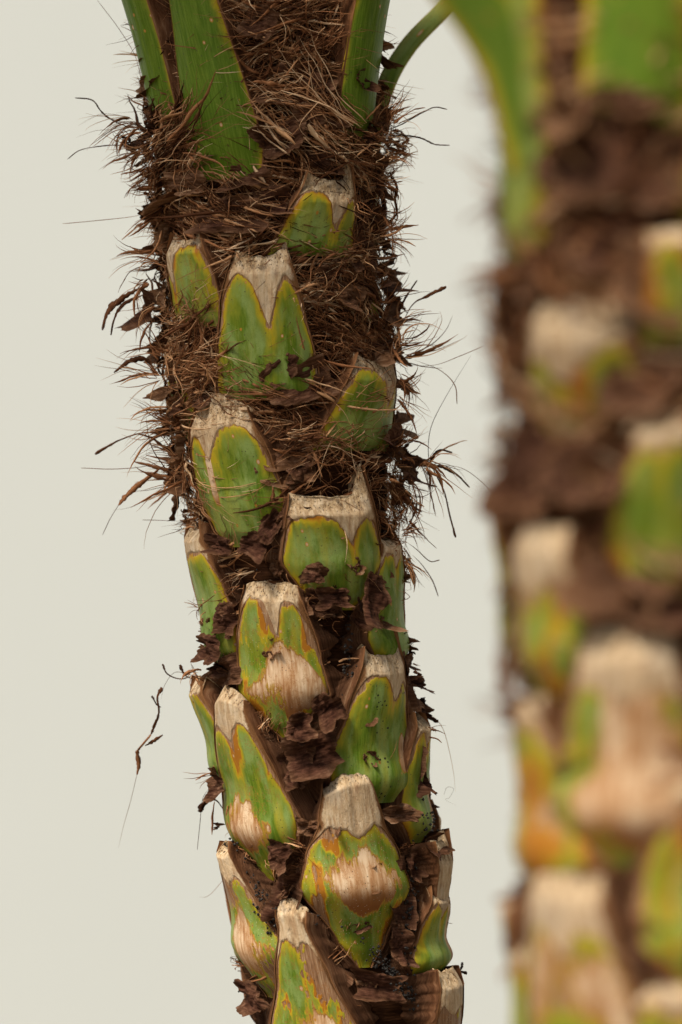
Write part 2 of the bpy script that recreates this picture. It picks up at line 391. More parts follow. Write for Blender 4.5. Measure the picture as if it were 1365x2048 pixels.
        link_mesh('cut_face', allp.reshape(-1, 3), gridF(NC + nb, NU), M_CUT, skin, (0, 0, 0) if False else T.base,
                  dict(st=stc.reshape(-1, 3), pore=pore.ravel(), rim=rim.ravel()))
    # --- dry fibrous margins
    NM = 22 if T.hi else 8; NW = 110 if T.hi else 30
    for sgn, mw in ((-1, ml), (1, mr)):
        if mw <= 0: continue
        vv = np.linspace(0, 1, NW)[:, None]
        m = np.linspace(0, 1, NM)[None, :]
        mwv = mw * (mtop + (1 - mtop) * (1 - vv) ** 0.75) * (0.95 + 0.75 * fbm(vv * 6, vv * 0, seed + 31 * sgn) + 0.35 * vn(vv * 34, vv * 0, seed + 33 * sgn)) * sstep(-0.25, 0.15, vv)
        h = hw(vv[:, 0])[:, None]
        um = sgn * (h - 1.5 + m * mwv) / Rm
        wob = 2.5 * k * fbm(vv * 5, np.full(vv.shape, sgn * 1.0 + seed), seed + 2)
        ph = phic(vv) + um + wob / Rm
        r_in = roff(np.full(vv.shape, sgn * 1.0), vv)
        spike = (sl if sgn < 0 else sr)
        top = (-(spike) * np.exp(-(m * mw * 0.35 / 12) ** 2) + 26 * k * m ** 1.2 + 5 * k * vn(m * 6, m * 0, seed + 77 + sgn))
        y = y1 - H * vv + top * vv ** 5
        ridge = (3.2 * vn(m * mw / 5.0 / k + seed, vv * 2.5, seed + 41) + 2.5 * vn(m * mw / 2.2 / k, vv * 5, seed + 43)) * k * sstep(0, 0.12, m)
        lip = 6.5 * k * np.exp(-((m - 0.08) / 0.1) ** 2)
        drop = r_in * (1 - (1 - m) ** 1.15) * 0.9
        rr = r_in + lip + ridge - drop - 22 * k * sstep(0.86, 1.0, m)
        if not live:
            vt = 1 - h0 / H
            rr = rr - tilt * k * 0.5 * np.clip((vv - vt) / max(1 - vt, 1e-3), 0, 1)
        pm = T.W(ph, rr, y)
        backm = T.W(ph[-1], np.maximum(rr[-1] - 30 * k, -5), y[-1] + 6)
        pm = np.concatenate([pm, backm[None]], 0)
        mm = np.broadcast_to(m, (NW, NM)); 
        stm = np.stack([np.broadcast_to(m * mwv, (NW, NM)) / k, np.broadcast_to(vv * H, (NW, NM)) / k, np.full((NW, NM), seed * 7.3 + sgn)], -1)
        stm = np.concatenate([stm, stm[-1:]], 0)
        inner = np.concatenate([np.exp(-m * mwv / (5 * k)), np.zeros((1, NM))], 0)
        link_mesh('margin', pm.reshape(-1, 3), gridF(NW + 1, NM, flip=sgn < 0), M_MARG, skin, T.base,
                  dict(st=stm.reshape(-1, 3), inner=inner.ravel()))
    return skin

def core(T, ytop=-420):
    ybot = 1024 + CZ / T.u
    ys = np.concatenate([np.linspace(ytop, 2300, 420 if T.hi else 160), np.linspace(2320, ybot, 60)])[:, None]
    ph = np.linspace(-math.pi, math.pi, 161 if T.hi else 81)[None, :]
    px = (np.abs(ph) * T.Rc)
    off = T.k * (-6 + 11 * fbm(np.cos(ph) * 3 + 7, ys / 60 / T.k + np.sin(ph) * 3, 5) + 8 * fbm(ph * 2.0, ys / 9.0 / T.k, 6, 2))
    off = off + T.k * 26 * np.exp(-((ys - 265) / 60) ** 2) * np.abs(np.sin(ph)) ** 1.5 * (1 if T.hi else 0)
    if not T.hi: off = off + (44 * np.exp(-((ys - 570) / 90) ** 2) + 34 * np.exp(-((ys - 1010) / 50) ** 2)) * np.abs(np.sin(ph))
    off = off + T.k * 21 * (1 - sstep(820, 1150, ys)) * (1 if T.hi else 0.6)
    pos = T.W(ph, off, ys)
    st = np.stack(np.broadcast_arrays(px / T.k, ys / T.k, 0 * ph), -1)
    return link_mesh('trunk', pos.reshape(-1, 3), gridF(len(ys), ph.shape[1], flip=True), M_CORE, T.root, T.base, dict(st=st.reshape(-1, 3)))

# ------------------------------------------------------------------ flakes of sheath
def flake(T, x, y, w, h, rot=0, off=22, curl=14, tint=0.0, seed=0, phi=None, tilt=0, name='sheath_flake', out=0):
    NR, NA = (18, 110) if T.hi else (6, 28)
    th = np.linspace(0, 2 * math.pi, NA + 1)[None, :]
    rr = np.linspace(0.0, 1, NR)[:, None]
    c, s_ = np.cos(th), np.sin(th)
    sq = 1 / np.maximum(np.abs(c), np.abs(s_)) ** 0.6
    bound = sq * (1 + 0.75 * fbm(c * 1.3 + seed, s_ * 1.3, seed, 2) + 0.12 * vn(c * 6 + seed, s_ * 6, seed + 4) + 0.06 * vn(c * 17 + seed, s_ * 17, seed + 7))
    a = rr * c * bound; b = rr * s_ * bound
    r0 = math.radians(rot)
    X = (a * math.cos(r0) * w - b * math.sin(r0) * h) / 2; Y = (a * math.sin(r0) * w + b * math.cos(r0) * h) / 2
    p = math.radians(phi) if phi is not None else float(T.phi(x, y))
    Rm = T.Rc + off * T.k
    wr = 2.4 * vn(a * 1.6 + seed + b, b * 9 + a * 1.5, seed + 8) + 1.5 * vn(a * 3 + seed, b * 16 + a * 3, seed + 5)
    cl = curl * (np.maximum(b, 0) ** 2 * 0.9 + 0.5 * (a * math.cos(seed) + b * math.sin(seed)) ** 2) + 20 * fbm(a * 1.5 + seed * 3, b * 1.5, seed + 2, 3) + 8 * np.sin(3 * th + seed) * rr ** 3
    offs = (off + cl + wr + out * (a * np.sign(p)) ) * T.k
    pos = T.W(p + X / Rm, offs, y + Y + tilt * a)
    st = np.stack(np.broadcast_arrays(a * w / 2 / T.k, b * h / 2 / T.k, a * 0 + seed * 5.1), -1)
    tn = np.clip(np.full(a.shape, tint) + 0.25 * fbm(a * 2, b * 2, seed + 6) + 0.35 * (rr ** 6), 0, 1)
    return link_mesh(name, pos.reshape(-1, 3), gridF(NR, NA + 1), M_SHEATH, T.root, T.base, dict(st=st.reshape(-1, 3), tint=tn.ravel()))

# ------------------------------------------------------------------ strands (tubes / torn ribbons)
class Strands:
    def __init__(s): s.V = []; s.F = []; s.T = []; s.n = 0
    def add(s, pts, rad, tint, flat=1.0, rag=0.0, twist=0.0):
        pts = np.asarray(pts, float); n = len(pts)
        if n < 3: return
        tg = np.gradient(pts, axis=0); tg /= np.linalg.norm(tg, axis=1)[:, None] + 1e-12
        ref = np.array([0.3, 1.0, 0.2]); ref /= np.linalg.norm(ref)
        a = np.cross(tg, ref); a /= np.linalg.norm(a, axis=1)[:, None] + 1e-9; b = np.cross(tg, a)
        tw = twist * np.linspace(0, 1, n)[:, None] + 6.28 * random.random()
        a, b = a * np.cos(tw) + b * np.sin(tw), -a * np.sin(tw) + b * np.cos(tw)
        t = np.linspace(0, 1, n)
        rag = min(rag, 0.35)
        r = rad * np.clip(1 - t ** 3 * 0.85, 0.08, 1) * np.clip(t * 10 + 0.5, 0, 1)
        m = 4 if flat > 1 else 3
        ring = []
        for j in range(m):
            an = 2 * math.pi * j / m
            rj = r * (1 + (rag * (rng.random(n) - 0.5) * 2 if rag and j % 2 == 0 else 0))
            ring.append(pts + a * (math.cos(an) * rj * flat)[:, None] + b * (math.sin(an) * r)[:, None])
        R = np.stack(ring, 1)
        i = np.arange(n - 1)[:, None] * m + np.arange(m)[None, :]
        j2 = np.arange(n - 1)[:, None] * m + (np.arange(m)[None, :] + 1) % m
        s.F.append(np.stack([i, j2, j2 + m, i + m], -1).reshape(-1, 4) + s.n)
        s.V.append(R.reshape(-1, 3)); s.n += n * m
        s.T.append(np.clip(np.repeat(tint + 0.12 * (rng.random(n) - 0.5), m), 0, 1))
    def build(s, name, T, mat=None, kind=None):
        if not s.V: return None
        o = link_mesh(name, np.concatenate(s.V), np.concatenate(s.F), mat or M_STR, T.root, T.base, dict(tint=np.concatenate(s.T)))
        if kind: o['kind'] = kind
        return o

def wrap_strand(S, T, x, y, L, ang, off, rad, tint, curv=0.0, flat=1.0, rag=0.0, n=12, rough=1.0, lift=0.0):
    """a fibre lying round the stem: x is arc px from the front line"""
    d = ang; pts = []; st = L / n; dd = curv / n
    ph1, ph2 = random.random() * 6.28, random.random() * 6.28
    a1 = random.uniform(1, 7) * rough
    for i in range(n + 1):
        pts.append((x, y, off + a1 * math.sin(ph1 + i * 0.6) + 4 * math.sin(ph2 + i * 1.3) + lift * (i / n) ** 2.2))
        x += math.cos(d) * st; y -= math.sin(d) * st; d += dd + random.gauss(0, 0.07) * rough
    p = np.array(pts)
    S.add(T.W(p[:, 0] / (T.Rc + 15 * T.k), p[:, 2] * T.k, p[:, 1]), rad * T.k * T.u, tint, flat, rag, random.uniform(-3, 3))

def spline(pts, m=8):
    p = np.asarray(pts, float); p = np.vstack([2 * p[0] - p[1], p, 2 * p[-1] - p[-2]]); out = []
    for i in range(1, len(p) - 2):
        for t in np.linspace(0, 1, m, endpoint=False):
            a, b, c, d = p[i - 1:i + 3]
            out.append(0.5 * ((2 * b) + (-a + c) * t + (2 * a - 5 * b + 4 * c - d) * t * t + (-a + 3 * b - 3 * c + d) * t ** 3))
    out.append(p[-2]); return np.array(out)
def hero(S, T, pts, rad, tint=0.3, flat=1.0, rag=0.0, depth=None):
    """a fibre given by its course beside the stem: (photo x, photo y, px behind the front plane)"""
    q = spline([(a[0], a[1], a[2] if len(a) > 2 else (depth if depth is not None else T.Rc)) for a in pts])
    z = q[:, 2] * T.u
    dist = (T.yf + D + z) / D * P        # metres per px at that depth
    Wp = np.stack([(q[:, 0] - 682.5) * dist, T.yf + z, CZ + (1024 - q[:, 1]) * dist], -1)
    S.add(Wp, rad * T.k * T.u, tint, flat, rag, 2.0)

def tuft(S, T, x, y, ang, L, n, spread=28, rad=1.0, shreds=2, droop=0.5, tint=0.35):
    """loose fibres springing off the stem near its silhouette; ang in degrees, 0 = photo right, 90 = up"""
    sg = 1 if x > T.ax(y) else -1
    nc = max(2, n // 5); cl = [(random.gauss(0, spread), random.uniform(0.5, 1.15), random.gauss(0, 12), random.gauss(0, 20), random.gauss(0, 1.2)) for _ in range(nc)]
    for i in range(n + shreds):
        shred = i < shreds; ca, cl_, cxo, cyo, ccu = random.choice(cl)
        a = math.radians(ang + ca + random.gauss(0, 11)); l = L * cl_ * random.uniform(0.5, 1.1)
        z0 = T.Rc * random.uniform(0.45, 1.15); dz = random.gauss(0, 0.5)
        cx, cy, cz = x + (cxo * 0.5 + random.gauss(0, 4)) * T.k - sg * 18 * T.k, y + (cyo + random.gauss(0, 5)) * T.k, z0
        nn = 14; pts = []; cu = ccu * 0.7 + random.gauss(0, 0.5)
        for j in range(nn + 1):
            pts.append((cx, cy, cz))
            cx += math.cos(a) * l / nn; cy -= math.sin(a) * l / nn; cz += dz * l / nn
            a += cu / nn + random.gauss(0, 0.08); a += -droop / nn * (1 if math.cos(a) > 0 else -1)
        q = np.array(pts); z = q[:, 2] * T.u; dist = (T.yf + D + z) / D * P
        Wp = np.stack([(q[:, 0] - 682.5) * dist, T.yf + z, CZ + (1024 - q[:, 1]) * dist], -1)
        if shred: S.add(Wp, rad * 1.1 * T.k * T.u, tint + random.uniform(-0.1, 0.3), random.uniform(1.5, 4.0), 0.35, random.uniform(-3, 3))
        else: S.add(Wp, rad * random.uniform(0.5, 1.25) * T.k * T.u, tint + random.uniform(-0.2, 0.4))

#PALMS
# ================================================================== sharp palm on the left
A = Trunk(D, [(-500, 505), (0, 520), (300, 528), (600, 545), (900, 570), (1200, 600), (1500, 628), (1800, 668), (2100, 700), (9000, 760)],
          194, 1.0, 'palm_tree', 'slimmer palm trunk in sharp focus with green cut leaf bases and shaggy brown fibre')
core(A)
PETI = dict(live=1.0, name='petiole', notch=0, crown=20)
# living leaf stalks at the top
boot(A, 338, -420, 458, 356, [(0, 66), (0.08, 80), (0.5, 49), (1, 38)], ml=34, mr=38, rt=84, rb=34, yel=0.0, seed=1, **PETI)
boot(A, 262, -420, 330, 260, [(0, 60), (0.5, 46), (1, 36)], ml=14, mr=34, rt=170, rb=30, yel=0.0, seed=2, p0=-74, p1=-64, **PETI)
boot(A, 750, -420, 715, 300, [(0, 66), (0.5, 50), (1, 38)], ml=34, mr=14, rt=150, rb=24, yel=0.0, seed=3, p0=61, p1=57, **PETI)
boot(A, 575, -420, 590, 90, [(0, 40), (1, 30)], ml=22, mr=22, rt=2, rb=0, yel=0.1, seed=4, p0=8, p1=12, live=0.2, name='petiole', notch=0, crown=10)
# cut leaf bases
boot(A, 652, 345, 628, 510, [(0, 74), (0.4, 62), (1, 46)], ml=26, mr=14, lobe=32, notch=100, nu=0.30, nw=0.30, sr=76, sl=4, yel=0.25, seed=11, side=.8, h0=60, rt=66, rb=30)
boot(A, 380, 462, 388, 650, [(0, 62), (0.5, 56), (1, 38)], ml=26, mr=40, lobe=22, notch=95, nu=-0.62, nw=0.28, sl=4, sr=10, yel=0.5, seed=12, rt=60, rb=26, h0=40)
boot(A, 522, 500, 535, 800, [(0, 84), (0.25, 82), (0.6, 68), (1, 46)], ml=34, mr=26, lobe=42, notch=150, nu=0.15, nw=0.26, sr=18, sl=4, yel=0.12, seed=13, rt=60, rb=28, h0=46)
boot(A, 742, 708, 728, 900, [(0, 92), (0.5, 78), (1, 58)], ml=30, mr=26, lobe=26, notch=92, nu=0.45, nw=0.3, sr=44, sl=6, yel=0.15, seed=14, rt=62, rb=26, h0=50)
boot(A, 440, 812, 475, 1095, [(0, 30), (0.12, 66), (0.35, 92), (0.65, 84), (1, 58)], ml=22, mr=44, lobe=44, notch=104, nu=-0.35, nw=0.26, sr=0, sl=0, dip=-44, yel=0.22, seed=15, rt=50, rb=2, bulge=8, bv=0.3, bleach=(-0.35, 0.48, 0.10, 0.24, 0.5), h0=50)
boot(A, 655, 992, 690, 1222, [(0, 22), (0.16, 66), (0.42, 92), (0.7, 84), (1, 72)], ml=40, mr=34, lobe=40, notch=92, nu=0.28, nw=0.22, sr=62, sl=8, dip=0, yel=0.35, seed=16, rt=58, rb=6, bulge=10, bv=0.35, h0=40, side=.7)
boot(A, 335, 730, 350, 900, [(0, 50), (0.5, 54), (1, 36)], ml=18, mr=26, lobe=18, notch=30, yel=0.3, seed=17, rt=38, p0=-72, p1=-66)
boot(A, 388, 1050, 402, 1345, [(0, 20), (0.14, 58), (0.3, 72), (0.6, 66), (1, 32)], ml=18, mr=38, lobe=52, notch=66, nu=-0.4, nw=0.4, yel=0.3, seed=18, rt=40, rb=0, bulge=16, bv=0.2, p0=-66, p1=-60, h0=30)
boot(A, 800, 1070, 800, 1342, [(0, 20), (0.1, 58), (0.22, 74), (0.6, 58), (1, 32)], ml=44, mr=16, lobe=34, notch=60, yel=0.15, seed=19, rt=36, rb=0, bulge=20, bv=0.15, bw=0.13, p0=60, p1=62, h0=24)
boot(A, 542, 1172, 566, 1482, [(0, 8), (0.1, 34), (0.3, 84), (0.55, 76), (1, 50)], ml=30, mr=62, lobe=30, notch=100, nu=0.12, nw=0.16, sr=2, sl=2, dip=-18, yel=1.35, dry=0.35, seed=20, rt=48, rb=0, bulge=18, bv=0.32, bleach=(0.14, 0.32, 0.62, 0.16, 1.2), h0=36)
boot(A, 765, 1302, 762, 1612, [(0, 66), (0.1, 84), (0.3, 88), (0.6, 68), (1, 44)], ml=52, mr=24, lobe=46, notch=100, nu=0.35, nw=0.3, sr=40, sl=10, yel=0.3, spots=1, seed=21, rt=46, rb=6, bulge=22, bv=0.16, bw=0.13, bleach=(0.62, 0.28, 0.16, 0.12, 0.5), h0=46)
boot(A, 466, 1402, 522, 1790, [(0, 6), (0.14, 26), (0.25, 78), (0.38, 92), (0.6, 70), (1, 34)], ml=20, mr=46, lobe=52, notch=92, nu=-0.05, nw=0.3, sl=0, sr=0, dip=-44, slant=-6, yel=0.9, dry=0.2, seed=22, rt=50, rb=-4, bulge=26, bv=0.31, bw=0.13, bleach=(-0.05, 0.33, 0.46, 0.13, 1.5), h0=22)
boot(A, 400, 1370, 405, 1590, [(0, 20), (0.2, 60), (0.5, 60), (1, 34)], ml=14, mr=26, lobe=20, notch=40, yel=0.3, seed=23, rt=56, rb=0, bulge=18, bv=0.2, p0=-74, p1=-70)
boot(A, 690, 1562, 738, 1942, [(0, 12), (0.14, 44), (0.42, 98), (0.6, 84), (0.78, 58), (1, 43)], ml=32, mr=38, lobe=92, notch=118, nu=0.1, nw=0.3, sl=0, sr=0, dip=-26, slant=16, yel=1.6, dry=0.4, seed=24, rt=52, rb=-4, bulge=34, bv=0.42, bw=0.15, bleach=(0.12, 0.50, 0.60, 0.17, 1.0), h0=20, side=.45)
boot(A, 860, 1440, 868, 1700, [(0, 30), (0.2, 62), (0.5, 58), (1, 30)], ml=30, mr=12, lobe=26, notch=60, yel=0.3, seed=25, rt=52, rb=4, bulge=22, bv=0.16, p0=70, p1=66, bleach=(0.4, 0.2, 0.4, 0.2, 1.0))
boot(A, 878, 1790, 872, 1975, [(0, 50), (0.2, 66), (0.55, 52), (1, 26)], ml=28, mr=14, lobe=24, notch=60, yel=0.3, seed=26, rt=56, rb=8, bulge=26, bv=0.22, p0=62, p1=60, bleach=(0.45, 0.5, 0.2, 0.42, 1.0))
boot(A, 452, 1700, 492, 2012, [(0, 14), (0.12, 44), (0.35, 76), (0.6, 50), (1, 18)], ml=12, mr=50, lobe=60, notch=84, yel=1.2, dry=2.4, seed=27, rt=56, rb=0, bulge=26, bv=0.3, p0=-60, p1=-50, h0=20, bleach=(0.0, 0.3, 0.7, 0.2, 0.6), label='brown dried leaf base with little green left')
boot(A, 588, 1822, 640, 2260, [(0, 96), (0.35, 88), (0.7, 48), (0.92, 26), (1, 30)], ml=60, mr=76, lobe=60, notch=84, nu=0.1, nw=0.4, sl=0, sr=0, dip=-42, yel=2.2, dry=1.35, seed=28, rt=56, rb=10, bulge=14, bv=0.35, h0=24, bleach=(0.15, 0.35, 0.7, 0.2, 0.9), side=1.2)
boot(A, 884, 1692, 862, 1868, [(0, 22), (0.5, 26), (1, 30)], ml=26, mr=16, lobe=150, notch=160, yel=1, dry=3, seed=29, rt=80, rb=34, crown=8, h0=50, sr=20, sl=0, dip=6, p0=64, p1=66, mtop=0.9, label='brown woody leaf stub, all dry')
boot(A, 878, 1955, 872, 2200, [(0, 50), (0.5, 40), (1, 32)], ml=34, mr=26, lobe=60, notch=95, nu=0.0, nw=0.5, yel=1, dry=3, seed=30, rt=78, rb=30, crown=8, h0=34, p0=56, p1=56, dip=-4, mtop=0.8, label='brown woody leaf stub, all dry')
boot(A, 752, 545, 752, 690, [(0, 44), (1, 26)], ml=30, mr=16, lobe=30, notch=50, yel=0.5, seed=31, rt=26, rb=4, p0=74, p1=74)
boot(A, 318, 400, 318, 540, [(0, 44), (1, 30)], ml=14, mr=18, lobe=20, notch=30, yel=0.1, seed=32, rt=30, rb=8, p0=-80, p1=-76)
# leaf bases round the back of the stem
for i in range(16):
    yy = 250 + i * 115
    boot(A, 0, yy, 0, yy + 280, [(0, 30), (0.3, 84), (1, 46)], ml=30, mr=30, p0=(i * 137.5) % 150 + 105, p1=(i * 137.5) % 150 + 105, seed=50 + i, yel=0.4, bulge=12)

# stalk of a leaf on the far side, leaning out to the right
S = Strands()
def stalk(T, pts, w0, w1, name='petiole', seed=0, ek=120, ya=0.0):
    q = spline(pts, 14); n = len(q); z = q[:, 2] * T.u; dist = (T.yf + D + z) / D * P
    c = np.stack([(q[:, 0] - 682.5) * dist, T.yf + z, CZ + (1024 - q[:, 1]) * dist], -1)
    tg = np.gradient(c, axis=0); tg /= np.linalg.norm(tg, axis=1)[:, None]
    a = np.cross(tg, [0, 1, 0]); a /= np.linalg.norm(a, axis=1)[:, None]; b = np.cross(tg, a)
    m = 33; th = np.linspace(0, 2 * math.pi, m); t = np.linspace(0, 1, n)
    r = (w0 + (w1 - w0) * t) * T.u
    pos = c[:, None] + a[:, None] * (np.cos(th)[None, :, None] * r[:, None, None]) + b[:, None] * (np.sin(th)[None, :, None] * r[:, None, None] * 0.45)
    ed = np.broadcast_to((1 - np.abs(np.cos(th)))[None] * ek + 3, (n, m)).ravel()
    st = np.stack(np.broadcast_arrays(np.cos(th)[None] * w0 / T.k, t[:, None] * 300 / T.k, seed), -1).reshape(-1, 3)
    z0 = np.full(n * m, -5.0)
    link_mesh(name, pos.reshape(-1, 3), gridF(n, m), M_SKIN, T.root, T.base, dict(edge=ed, bleach=z0, low=z0 * 0, st=st, par=np.tile([[ya, 0.0, 0]], (n * m, 1))))
stalk(A, [(735, 330, 300), (765, 190, 330), (815, 95, 360), (900, 5, 400), (1010, -120, 460), (1120, -300, 520)], 21, 16, seed=5.0, ya=0.3)

# sheath flakes placed where the photograph shows them
FL = [(520, 50, 60, 70, 20, 34, 30, .1), (705, 150, 52, 46, 0, 60, 26, .0), (240, 250, 70, 46, 20, 60, 20, .1), (440, 300, 60, 30, 0, 40, 10, .2),
      (250, 395, 60, 40, -30, 48, 22, .1), (240, 600, 60, 90, 30, 70, 34, .1), (600, 770, 120, 80, -20, 34, 16, .1), (560, 745, 80, 50, -40, 40, 16, .0),
      (660, 560, 100, 80, 0, 24, 14, .1), (700, 590, 60, 60, 10, 34, 20, .3), (385, 690, 110, 110, 0, 14, 8, .1), (400, 790, 60, 40, 10, 30, 14, .1),
      (600, 870, 120, 110, 0, 16, 10, .3), (570, 940, 100, 70, 10, 22, 10, .5), (770, 885, 90, 60, 30, 50, 26, .0), (835, 940, 80, 56, -10, 62, 26, .0),
      (450, 1092, 60, 34, 10, 44, 18, .0), (515, 1085, 60, 60, 20, 40, 20, .0), (545, 1050, 70, 50, -40, 34, 16, .0), (630, 1150, 60, 44, 10, 56, 12, .1),
      (665, 1195, 70, 40, 0, 40, 14, .0), (738, 1195, 50, 110, 15, 42, 20, .0), (715, 1240, 50, 60, 40, 36, 20, .1), (430, 1300, 74, 66, 10, 46, 24, .0),
      (440, 1350, 110, 60, -10, 24, 10, .2), (450, 1240, 60, 60, 0, 30, 12, .0), (600, 1452, 64, 50, -10, 50, 20, .0), (630, 1500, 110, 80, -15, 34, 16, .0),
      (655, 1420, 60, 60, -30, 36, 18, .0), (590, 1530, 60, 90, 20, 22, 12, .0), (650, 1210, 80, 60, 20, 20, 12, .0), (560, 1710, 60, 70, -20, 44, 20, .0),
      (570, 1790, 60, 110, 20, 26, 14, .0), (790, 1632, 80, 40, 0, 46, 10, .3), (832, 1375, 36, 40, 0, 36, 20, .0), (850, 1430, 46, 34, 20, 34, 20, .0),
      (838, 1560, 34, 110, 10, 40, 20, .0), (850, 1700, 80, 40, -10, 60, 20, .1), (800, 1800, 60, 150, 5, 30, 20, .0), (830, 1740, 50, 70, 10, 36, 20, .0),
      (760, 1975, 120, 60, 10, 34, 16, .0), (800, 1900, 60, 80, 0, 30, 16, .0), (500, 2010, 110, 60, 10, 30, 16, .0), (440, 1580, 40, 60, 0, 40, 20, .1),
      (705, 1730, 10, 10, 0, 0, 0, .0), (345, 980, 60, 100, 10, 40, 16, .2), (410, 560, 40, 40, 0, 30, 10, .2), (500, 350, 100, 60, 0, 34, 14, .1),
      (380, 360, 120, 50, 5, 46, 12, .4), (560, 400, 90, 60, 0, 30, 20, .0), (460, 430, 120, 60, 0, 30, 16, .1), (640, 230, 120, 60, -10, 40, 16, .2), (720, 480, 80, 120, 0, 30, 16, .1),
      (590, 170, 120, 90, 10, 24, 16, .0), (560, 280, 90, 60, -20, 40, 16, .1), (820, 1360, 50, 120, 0, 24, 10, .2), (650, 320, 90, 50, 0, 34, 12, .1)]
for i, f in enumerate(FL):
    if f[2] < 20: continue
    flake(A, f[0], f[1], f[2], f[3], f[4], f[5], f[6], f[7], seed=100 + i)
for i in range(42):
    yy = random.uniform(0, 2050); p = random.uniform(-1.5, 1.5)
    flake(A, 0, yy, random.uniform(30, 90), random.uniform(24, 70), random.uniform(-40, 40), random.uniform(8, 26), random.uniform(8, 20), random.uniform(0, .3), seed=200 + i, phi=math.degrees(p))

for i in range(34):
    flake(A, 0, random.uniform(980, 2050), random.uniform(14, 44), random.uniform(12, 36), random.uniform(-60, 60), random.uniform(14, 40), random.uniform(8, 22), random.uniform(0, .5), seed=400 + i, phi=random.uniform(-75, 75))
for i in range(64):
    yy = -10 + i * 16 + random.gauss(0, 8); sg = 1 if i % 2 else -1
    wid = random.random() < .5
    flake(A, 0, yy, random.uniform(60, 110) if wid else random.uniform(18, 40), random.uniform(16, 34) if wid else random.uniform(50, 90), random.uniform(-35, 35), random.uniform(34, 50), random.uniform(14, 30), random.uniform(.05, .7), seed=500 + i, phi=sg * random.uniform(58, 92))
# --- matted fibre round the stem
S = Strands()
def dens(y):
    return float(np.interp(y, [-50, 250, 500, 800, 980, 1080, 1250, 1500, 2048], [1, 1, 1, .95, .6, .3, .14, .06, .04]))
def bundle(S, T, x, y, L, ang, off, n, tint, spread=6, splay=0.18, curv=0.0, thick=1.0):
    k1 = random.gauss(0, 0.5); lf = random.uniform(15, 75) if random.random() < 0.35 and y < 1050 else 0.0
    for q in range(n):
        a = ang + random.gauss(0, splay); l = L * random.uniform(0.55, 1.15)
        wrap_strand(S, T, x + random.gauss(0, spread * 2) * T.k, y + random.gauss(0, spread) * T.k, l, a, off + random.gauss(0, 4), random.uniform(0.45, 1.35) * thick,
                    min(1, max(0, tint + random.gauss(0, 0.16))), curv + k1 + random.gauss(0, 0.35), flat=1 if random.random() > .2 else random.uniform(2, 4.5), rag=.7, n=11, lift=lf * random.uniform(0.4, 1.2))
def flow(x, y): return random.choice([0, math.pi]) + 0.7 * math.sin(x / 90 + y / 70) + random.gauss(0, 0.2)
WIN = [(570, 710, 350, 470), (335, 450, 465, 600), (665, 780, 710, 850), (445, 640, 510, 750), (385, 565, 810, 1070), (570, 780, 890, 1160), (370, 540, 0, 300), (690, 770, 0, 240)]
cnt = 0
while cnt < 1000:
    y = random.uniform(-60, 2060)
    if random.random() > dens(y): continue
    x = random.uniform(-1.62, 1.62) * A.Rc
    sx = A.ax(y) + (A.Rc + 30) * math.sin(x / A.Rc)
    if abs(x) < A.Rc * 1.5 and random.random() < 0.85 and any(a < sx < b and c < y < d for a, b, c, d in WIN): continue
    collar = math.exp(-((y - 265) / 60) ** 2) * 26 + math.exp(-((y - 420) / 45) ** 2) * 14 + math.exp(-((y - 860) / 60) ** 2) * 14
    side = min(1.3, abs(x) / A.Rc) ** 2
    collar += 34 * math.exp(-((y - 265) / 55) ** 2) * side
    off = random.uniform(14, 36) + collar * random.random() + side * random.random() ** 1.5 * float(np.interp(y, [0, 700, 1000, 1200], [6, 6, 4, 0]))
    if y > 1000: off *= 0.7
    bundle(S, A, x, y, random.uniform(60, 190) * (0.6 if y > 1000 else 1), flow(x, y), off, random.randint(4, 12), random.betavariate(2.6, 2.2), curv=random.gauss(0, .6))
    cnt += 1
S.build('matted_fibre', A, kind='stuff')
# short wild hairs lifting off the mat
S = Strands()
for i in range(1000):
    y = random.uniform(-40, 1250)
    if random.random() > dens(y): continue
    p = random.uniform(-1.45, 1.45); L = random.uniform(20, 90); n = 9
    x = p * A.Rc; off = random.uniform(10, 34); dx = random.gauss(0, 1); dy = random.gauss(0, 1); do = random.uniform(0.15, 1.0)
    nn = math.hypot(dx, dy); dx /= nn; dy /= nn; c = random.gauss(0, 0.9)
    pts = []
    for j in range(n + 1):
        pts.append((x, y, off)); a = math.atan2(dy, dx) + c / n + random.gauss(0, .15); dx, dy = math.cos(a), math.sin(a)
        x += dx * L / n; y += dy * L / n; off += do * L / n * 0.7; do -= 1.1 / n
    q = np.array(pts)
    S.add(A.W(q[:, 0] / A.Rc, q[:, 2], q[:, 1]), random.uniform(0.35, 0.9) * A.u, random.betavariate(3, 2.0))
S.build('loose_hair', A, kind='stuff')

